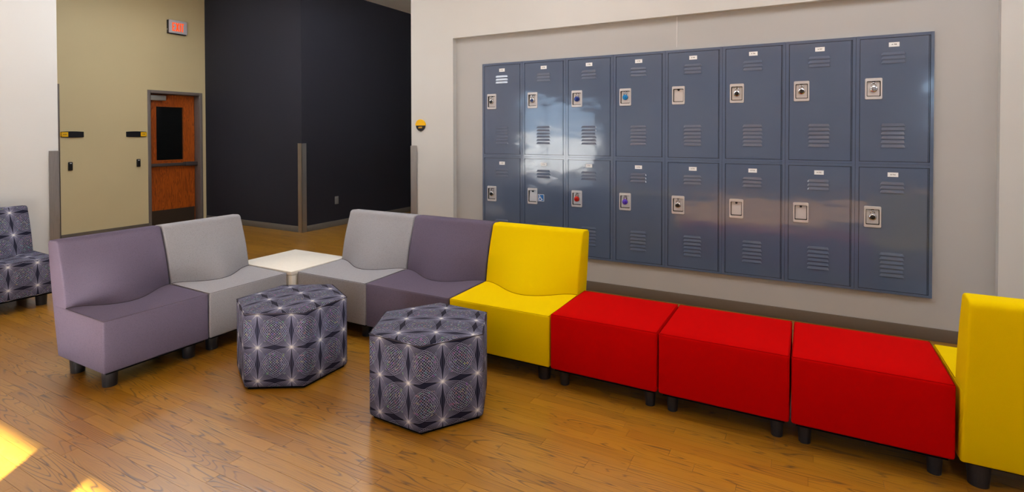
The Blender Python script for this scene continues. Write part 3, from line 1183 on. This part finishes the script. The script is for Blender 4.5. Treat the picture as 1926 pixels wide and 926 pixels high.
def lounge_chair(x, y, rotz, w, m, seam, lab, uvoff=None):
    e = empty('lounge_chair', (x, y, 0), rotz)
    tag(e, lab, 'lounge chair', 'armless modular lounge chairs')
    ws = w - 0.006
    sm = seat_mesh(ws)
    bk = back_mesh(ws - 0.004)
    if uvoff:
        box_uv(sm, uvoff)
        box_uv(bk, uvoff)
    so = link('seat', sm, m, e, smooth=True)
    bevel(so, 0.009, 3, 50)
    bo = link('backrest', bk, m, e, smooth=True)
    bevel(bo, 0.009, 3, 60)
    z0 = 0.4035
    hw = ws / 2 - 0.003
    link('piping', tube_mesh('piping', [(-hw, 0.43, z0 + 0.005), (-hw, 0.004, z0 - 0.002), (hw, 0.004, z0 - 0.002), (hw, 0.43, z0 + 0.005)], 0.0016), seam, so)
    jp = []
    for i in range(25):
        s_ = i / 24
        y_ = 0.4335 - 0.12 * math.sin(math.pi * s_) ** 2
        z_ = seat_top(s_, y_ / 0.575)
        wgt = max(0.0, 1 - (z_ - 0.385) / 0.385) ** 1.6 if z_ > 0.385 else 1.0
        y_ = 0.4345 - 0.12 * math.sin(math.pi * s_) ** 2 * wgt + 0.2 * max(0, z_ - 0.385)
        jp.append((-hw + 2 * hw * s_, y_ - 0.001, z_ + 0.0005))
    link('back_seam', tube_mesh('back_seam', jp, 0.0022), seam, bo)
    for sx in (-1, 1):
        for yy_ in (0.10, 0.475):
            link('leg', ME_leg, M['leg'], e, (sx * (ws / 2 - 0.075), yy_, 0))
    box('under_shade', (-ws / 2 + 0.02, 0.02, 0.095), (ws / 2 - 0.02, 0.52, 0.112), M['under'], e)  # black sheet added to deepen the shade under the seat
    return e


FX = -3.42
ys = [1.522, 2.130, 2.735]
lounge_chair(FX, (ys[0] + ys[1]) / 2, R(90), ys[1] - ys[0], M['mauve'], M['seam'], 'mauve grey lounge chair at the near left end of the corner seating')
lounge_chair(FX, (ys[1] + ys[2]) / 2, R(90), ys[2] - ys[1], M['light_grey'], M['seam'], 'light grey lounge chair left of the white corner table')
xs = [-3.38, -2.69, -1.983, -1.284]
FY = 2.79
lounge_chair((xs[0] + xs[1]) / 2, FY, 0, xs[1] - xs[0], M['light_grey'], M['seam'], 'light grey lounge chair right of the white corner table')
lounge_chair((xs[1] + xs[2]) / 2, FY, 0, xs[2] - xs[1], M['mauve'], M['seam'], 'mauve grey lounge chair between the light grey and yellow chairs')
lounge_chair((xs[2] + xs[3]) / 2, FY, 0, xs[3] - xs[2], M['yellow'], M['seam_y'], 'yellow lounge chair next to the first red bench')
lounge_chair(0.549 + 0.35, 3.335, R(180), 0.70, M['yellow'], M['seam_y'], 'yellow lounge chair at the right edge, facing the lockers')
lounge_chair(-5.60, 2.165 - 0.305, R(90), 0.61, M['spiro'], M['seam'], 'dark lounge chair with pale line pattern against the white wall', (0.02, 0.05))


def red_bench(x0, x1, lab):
    w = x1 - x0
    e = empty('bench_ottoman', ((x0 + x1) / 2, 2.782, 0))
    tag(e, lab, 'ottoman', 'red bench ottomans in a row')
    nx, ny = 10, 10
    d = 0.535
    V, Fc = [], []
    for j in range(ny + 1):
        for i in range(nx + 1):
            s_, t = i / nx, j / ny
            V.append((-w / 2 + w * s_, d * t, 0.420 + 0.010 * (math.sin(math.pi * s_) * math.sin(math.pi * t)) ** 0.6))
    for j in range(ny):
        for i in range(nx):
            a = j * (nx + 1) + i
            Fc.append((a, a + 1, a + nx + 2, a + nx + 1))
    ring = [i for i in range(nx + 1)] + [(j + 1) * (nx + 1) - 1 for j in range(1, ny + 1)] + [ny * (nx + 1) + i for i in range(nx - 1, -1, -1)] + [j * (nx + 1) for j in range(ny - 1, 0, -1)]
    b0 = len(V)
    for i in ring:
        V.append((V[i][0], V[i][1], 0.108))
    n = len(ring)
    for q in range(n):
        q2 = (q + 1) % n
        Fc.append((ring[q2], ring[q], b0 + q, b0 + q2))
    Fc.append(tuple(range(b0 + n - 1, b0 - 1, -1)))
    o = link('upholstered_body', mesh('upholstered_body', V, Fc), M['red'], e, smooth=True)
    bevel(o, 0.012, 3, 50)
    hw, z0 = w / 2 - 0.0035, 0.4178
    link('piping', tube_mesh('piping', [(-hw, 0.004, z0), (hw, 0.004, z0), (hw, d - 0.004, z0), (-hw, d - 0.004, z0)], 0.0014, 6, True), M['seam_r'], o)
    for sx in (-1, 1):
        for yy_ in (0.085, d - 0.075):
            link('leg', ME_leg_thin, M['leg'], e, (sx * (w / 2 - 0.055), yy_, 0))
    box('under_shade', (-w / 2 + 0.02, 0.02, 0.095), (w / 2 - 0.02, d - 0.02, 0.112), M['under'], e)  # black sheet standing in for the shade beneath the bench


red_bench(-1.277, -0.674, 'red bench ottoman beside the yellow chair, first of three')
red_bench(-0.667, -0.066, 'red bench ottoman in the middle of the three')
red_bench(-0.059, 0.538, 'red bench ottoman beside the yellow chair at the right edge')


def hex_ottoman(x, y, ang, rad, h, lab, toprot, uoff):
    e = empty('hexagonal_ottoman', (x, y, 0))
    tag(e, lab, 'ottoman', 'hexagonal patterned ottomans')
    V, Fc, U = [], [], []
    cor = [(rad * math.cos(R(ang + 60 * i)), rad * math.sin(R(ang + 60 * i))) for i in range(6)]
    K = 6
    zb = 0.012
    ringpts = []
    for i in range(6):
        a, b_ = cor[i], cor[(i + 1) % 6]
        for t in range(K):
            ringpts.append((a[0] + (b_[0] - a[0]) * t / K, a[1] + (b_[1] - a[1]) * t / K))
    n = len(ringpts)
    rings = [(0.985, zb), (1.0, zb + 0.02), (1.0, h - 0.012), (0.985, h - 0.001), (0.85, h + 0.006), (0.6, h + 0.013), (0.3, h + 0.016)]
    for sc, z in rings:
        for px_, py_ in ringpts:
            V.append((px_ * sc, py_ * sc, z))
    V.append((0, 0, h + 0.017))
    side = rad / K
    ca, sa = math.cos(R(toprot)), math.sin(R(toprot))
    tuv = lambda p_: (p_[0] * ca - p_[1] * sa, p_[0] * sa + p_[1] * ca)
    for j in range(len(rings) - 1):
        for i in range(n):
            k2 = (i + 1) % n
            f = (j * n + i, j * n + k2, (j + 1) * n + k2, (j + 1) * n + i)
            Fc.append(f)
            if j < 3:
                u0 = uoff + i * side
                z0_, z1_ = rings[j][1], rings[j + 1][1]
                U.append([(u0, z0_), (u0 + side, z0_), (u0 + side, z1_), (u0, z1_)])
            else:
                U.append([tuv(V[q]) for q in f])
    c0 = (len(rings) - 1) * n
    for i in range(n):
        f = (c0 + i, c0 + (i + 1) % n, len(V) - 1)
        Fc.append(f)
        U.append([tuv(V[q]) for q in f])
    Fc.append(tuple(range(n - 1, -1, -1)))
    U.append([(0, 0)] * n)
    me = mesh('upholstered_body', V, Fc)
    uvl = me.uv_layers.new(name='UVMap')
    for f, uvs in zip(me.polygons, U):
        for li, q in zip(f.loop_indices, uvs):
            uvl.data[li].uv = q
    o = link('upholstered_body', me, M['spiro'], e, smooth=True)
    bevel(o, 0.02, 4, 40)
    pts = [(px_ * 0.997, py_ * 0.997, h - 0.006) for px_, py_ in cor]
    link('piping', tube_mesh('piping', pts, 0.002, 6, True), M['seam'], o)
    pl = [(px_ * 0.93, py_ * 0.93) for px_, py_ in cor]
    me2 = mesh('plinth', [(a, b_, 0.0) for a, b_ in pl] + [(a, b_, 0.016) for a, b_ in pl],
               [tuple(range(5, -1, -1)), tuple(range(6, 12))] + [(i, (i + 1) % 6, 6 + (i + 1) % 6, 6 + i) for i in range(6)])
    link('plinth', me2, M['under'], e)


hex_ottoman(-2.785, 2.26, -88.0, 0.335, 0.438, 'hexagonal patterned ottoman nearer the white corner table', 20, 0.114)
hex_ottoman(-1.768, 2.325, -122.0, 0.335, 0.438, 'hexagonal patterned ottoman in front of the yellow chair', 62, 0.114)

# white corner table
tb = empty('corner_table', (-3.702, 3.022, 0))
tag(tb, 'white square corner table between the two light grey chairs', 'table')
box('table_top', (-0.315, -0.278, 0.382), (0.315, 0.278, 0.412), M['laminate'], tb, 0.003)
for sx in (-1, 1):
    for sy in (-1, 1):
        xa, xb = sorted((sx * 0.310, sx * 0.255))
        ya, yb = sorted((sy * 0.273, sy * 0.218))
        box('leg', (xa, ya, 0), (xb, yb, 0.382), M['laminate'], tb, 0.002)
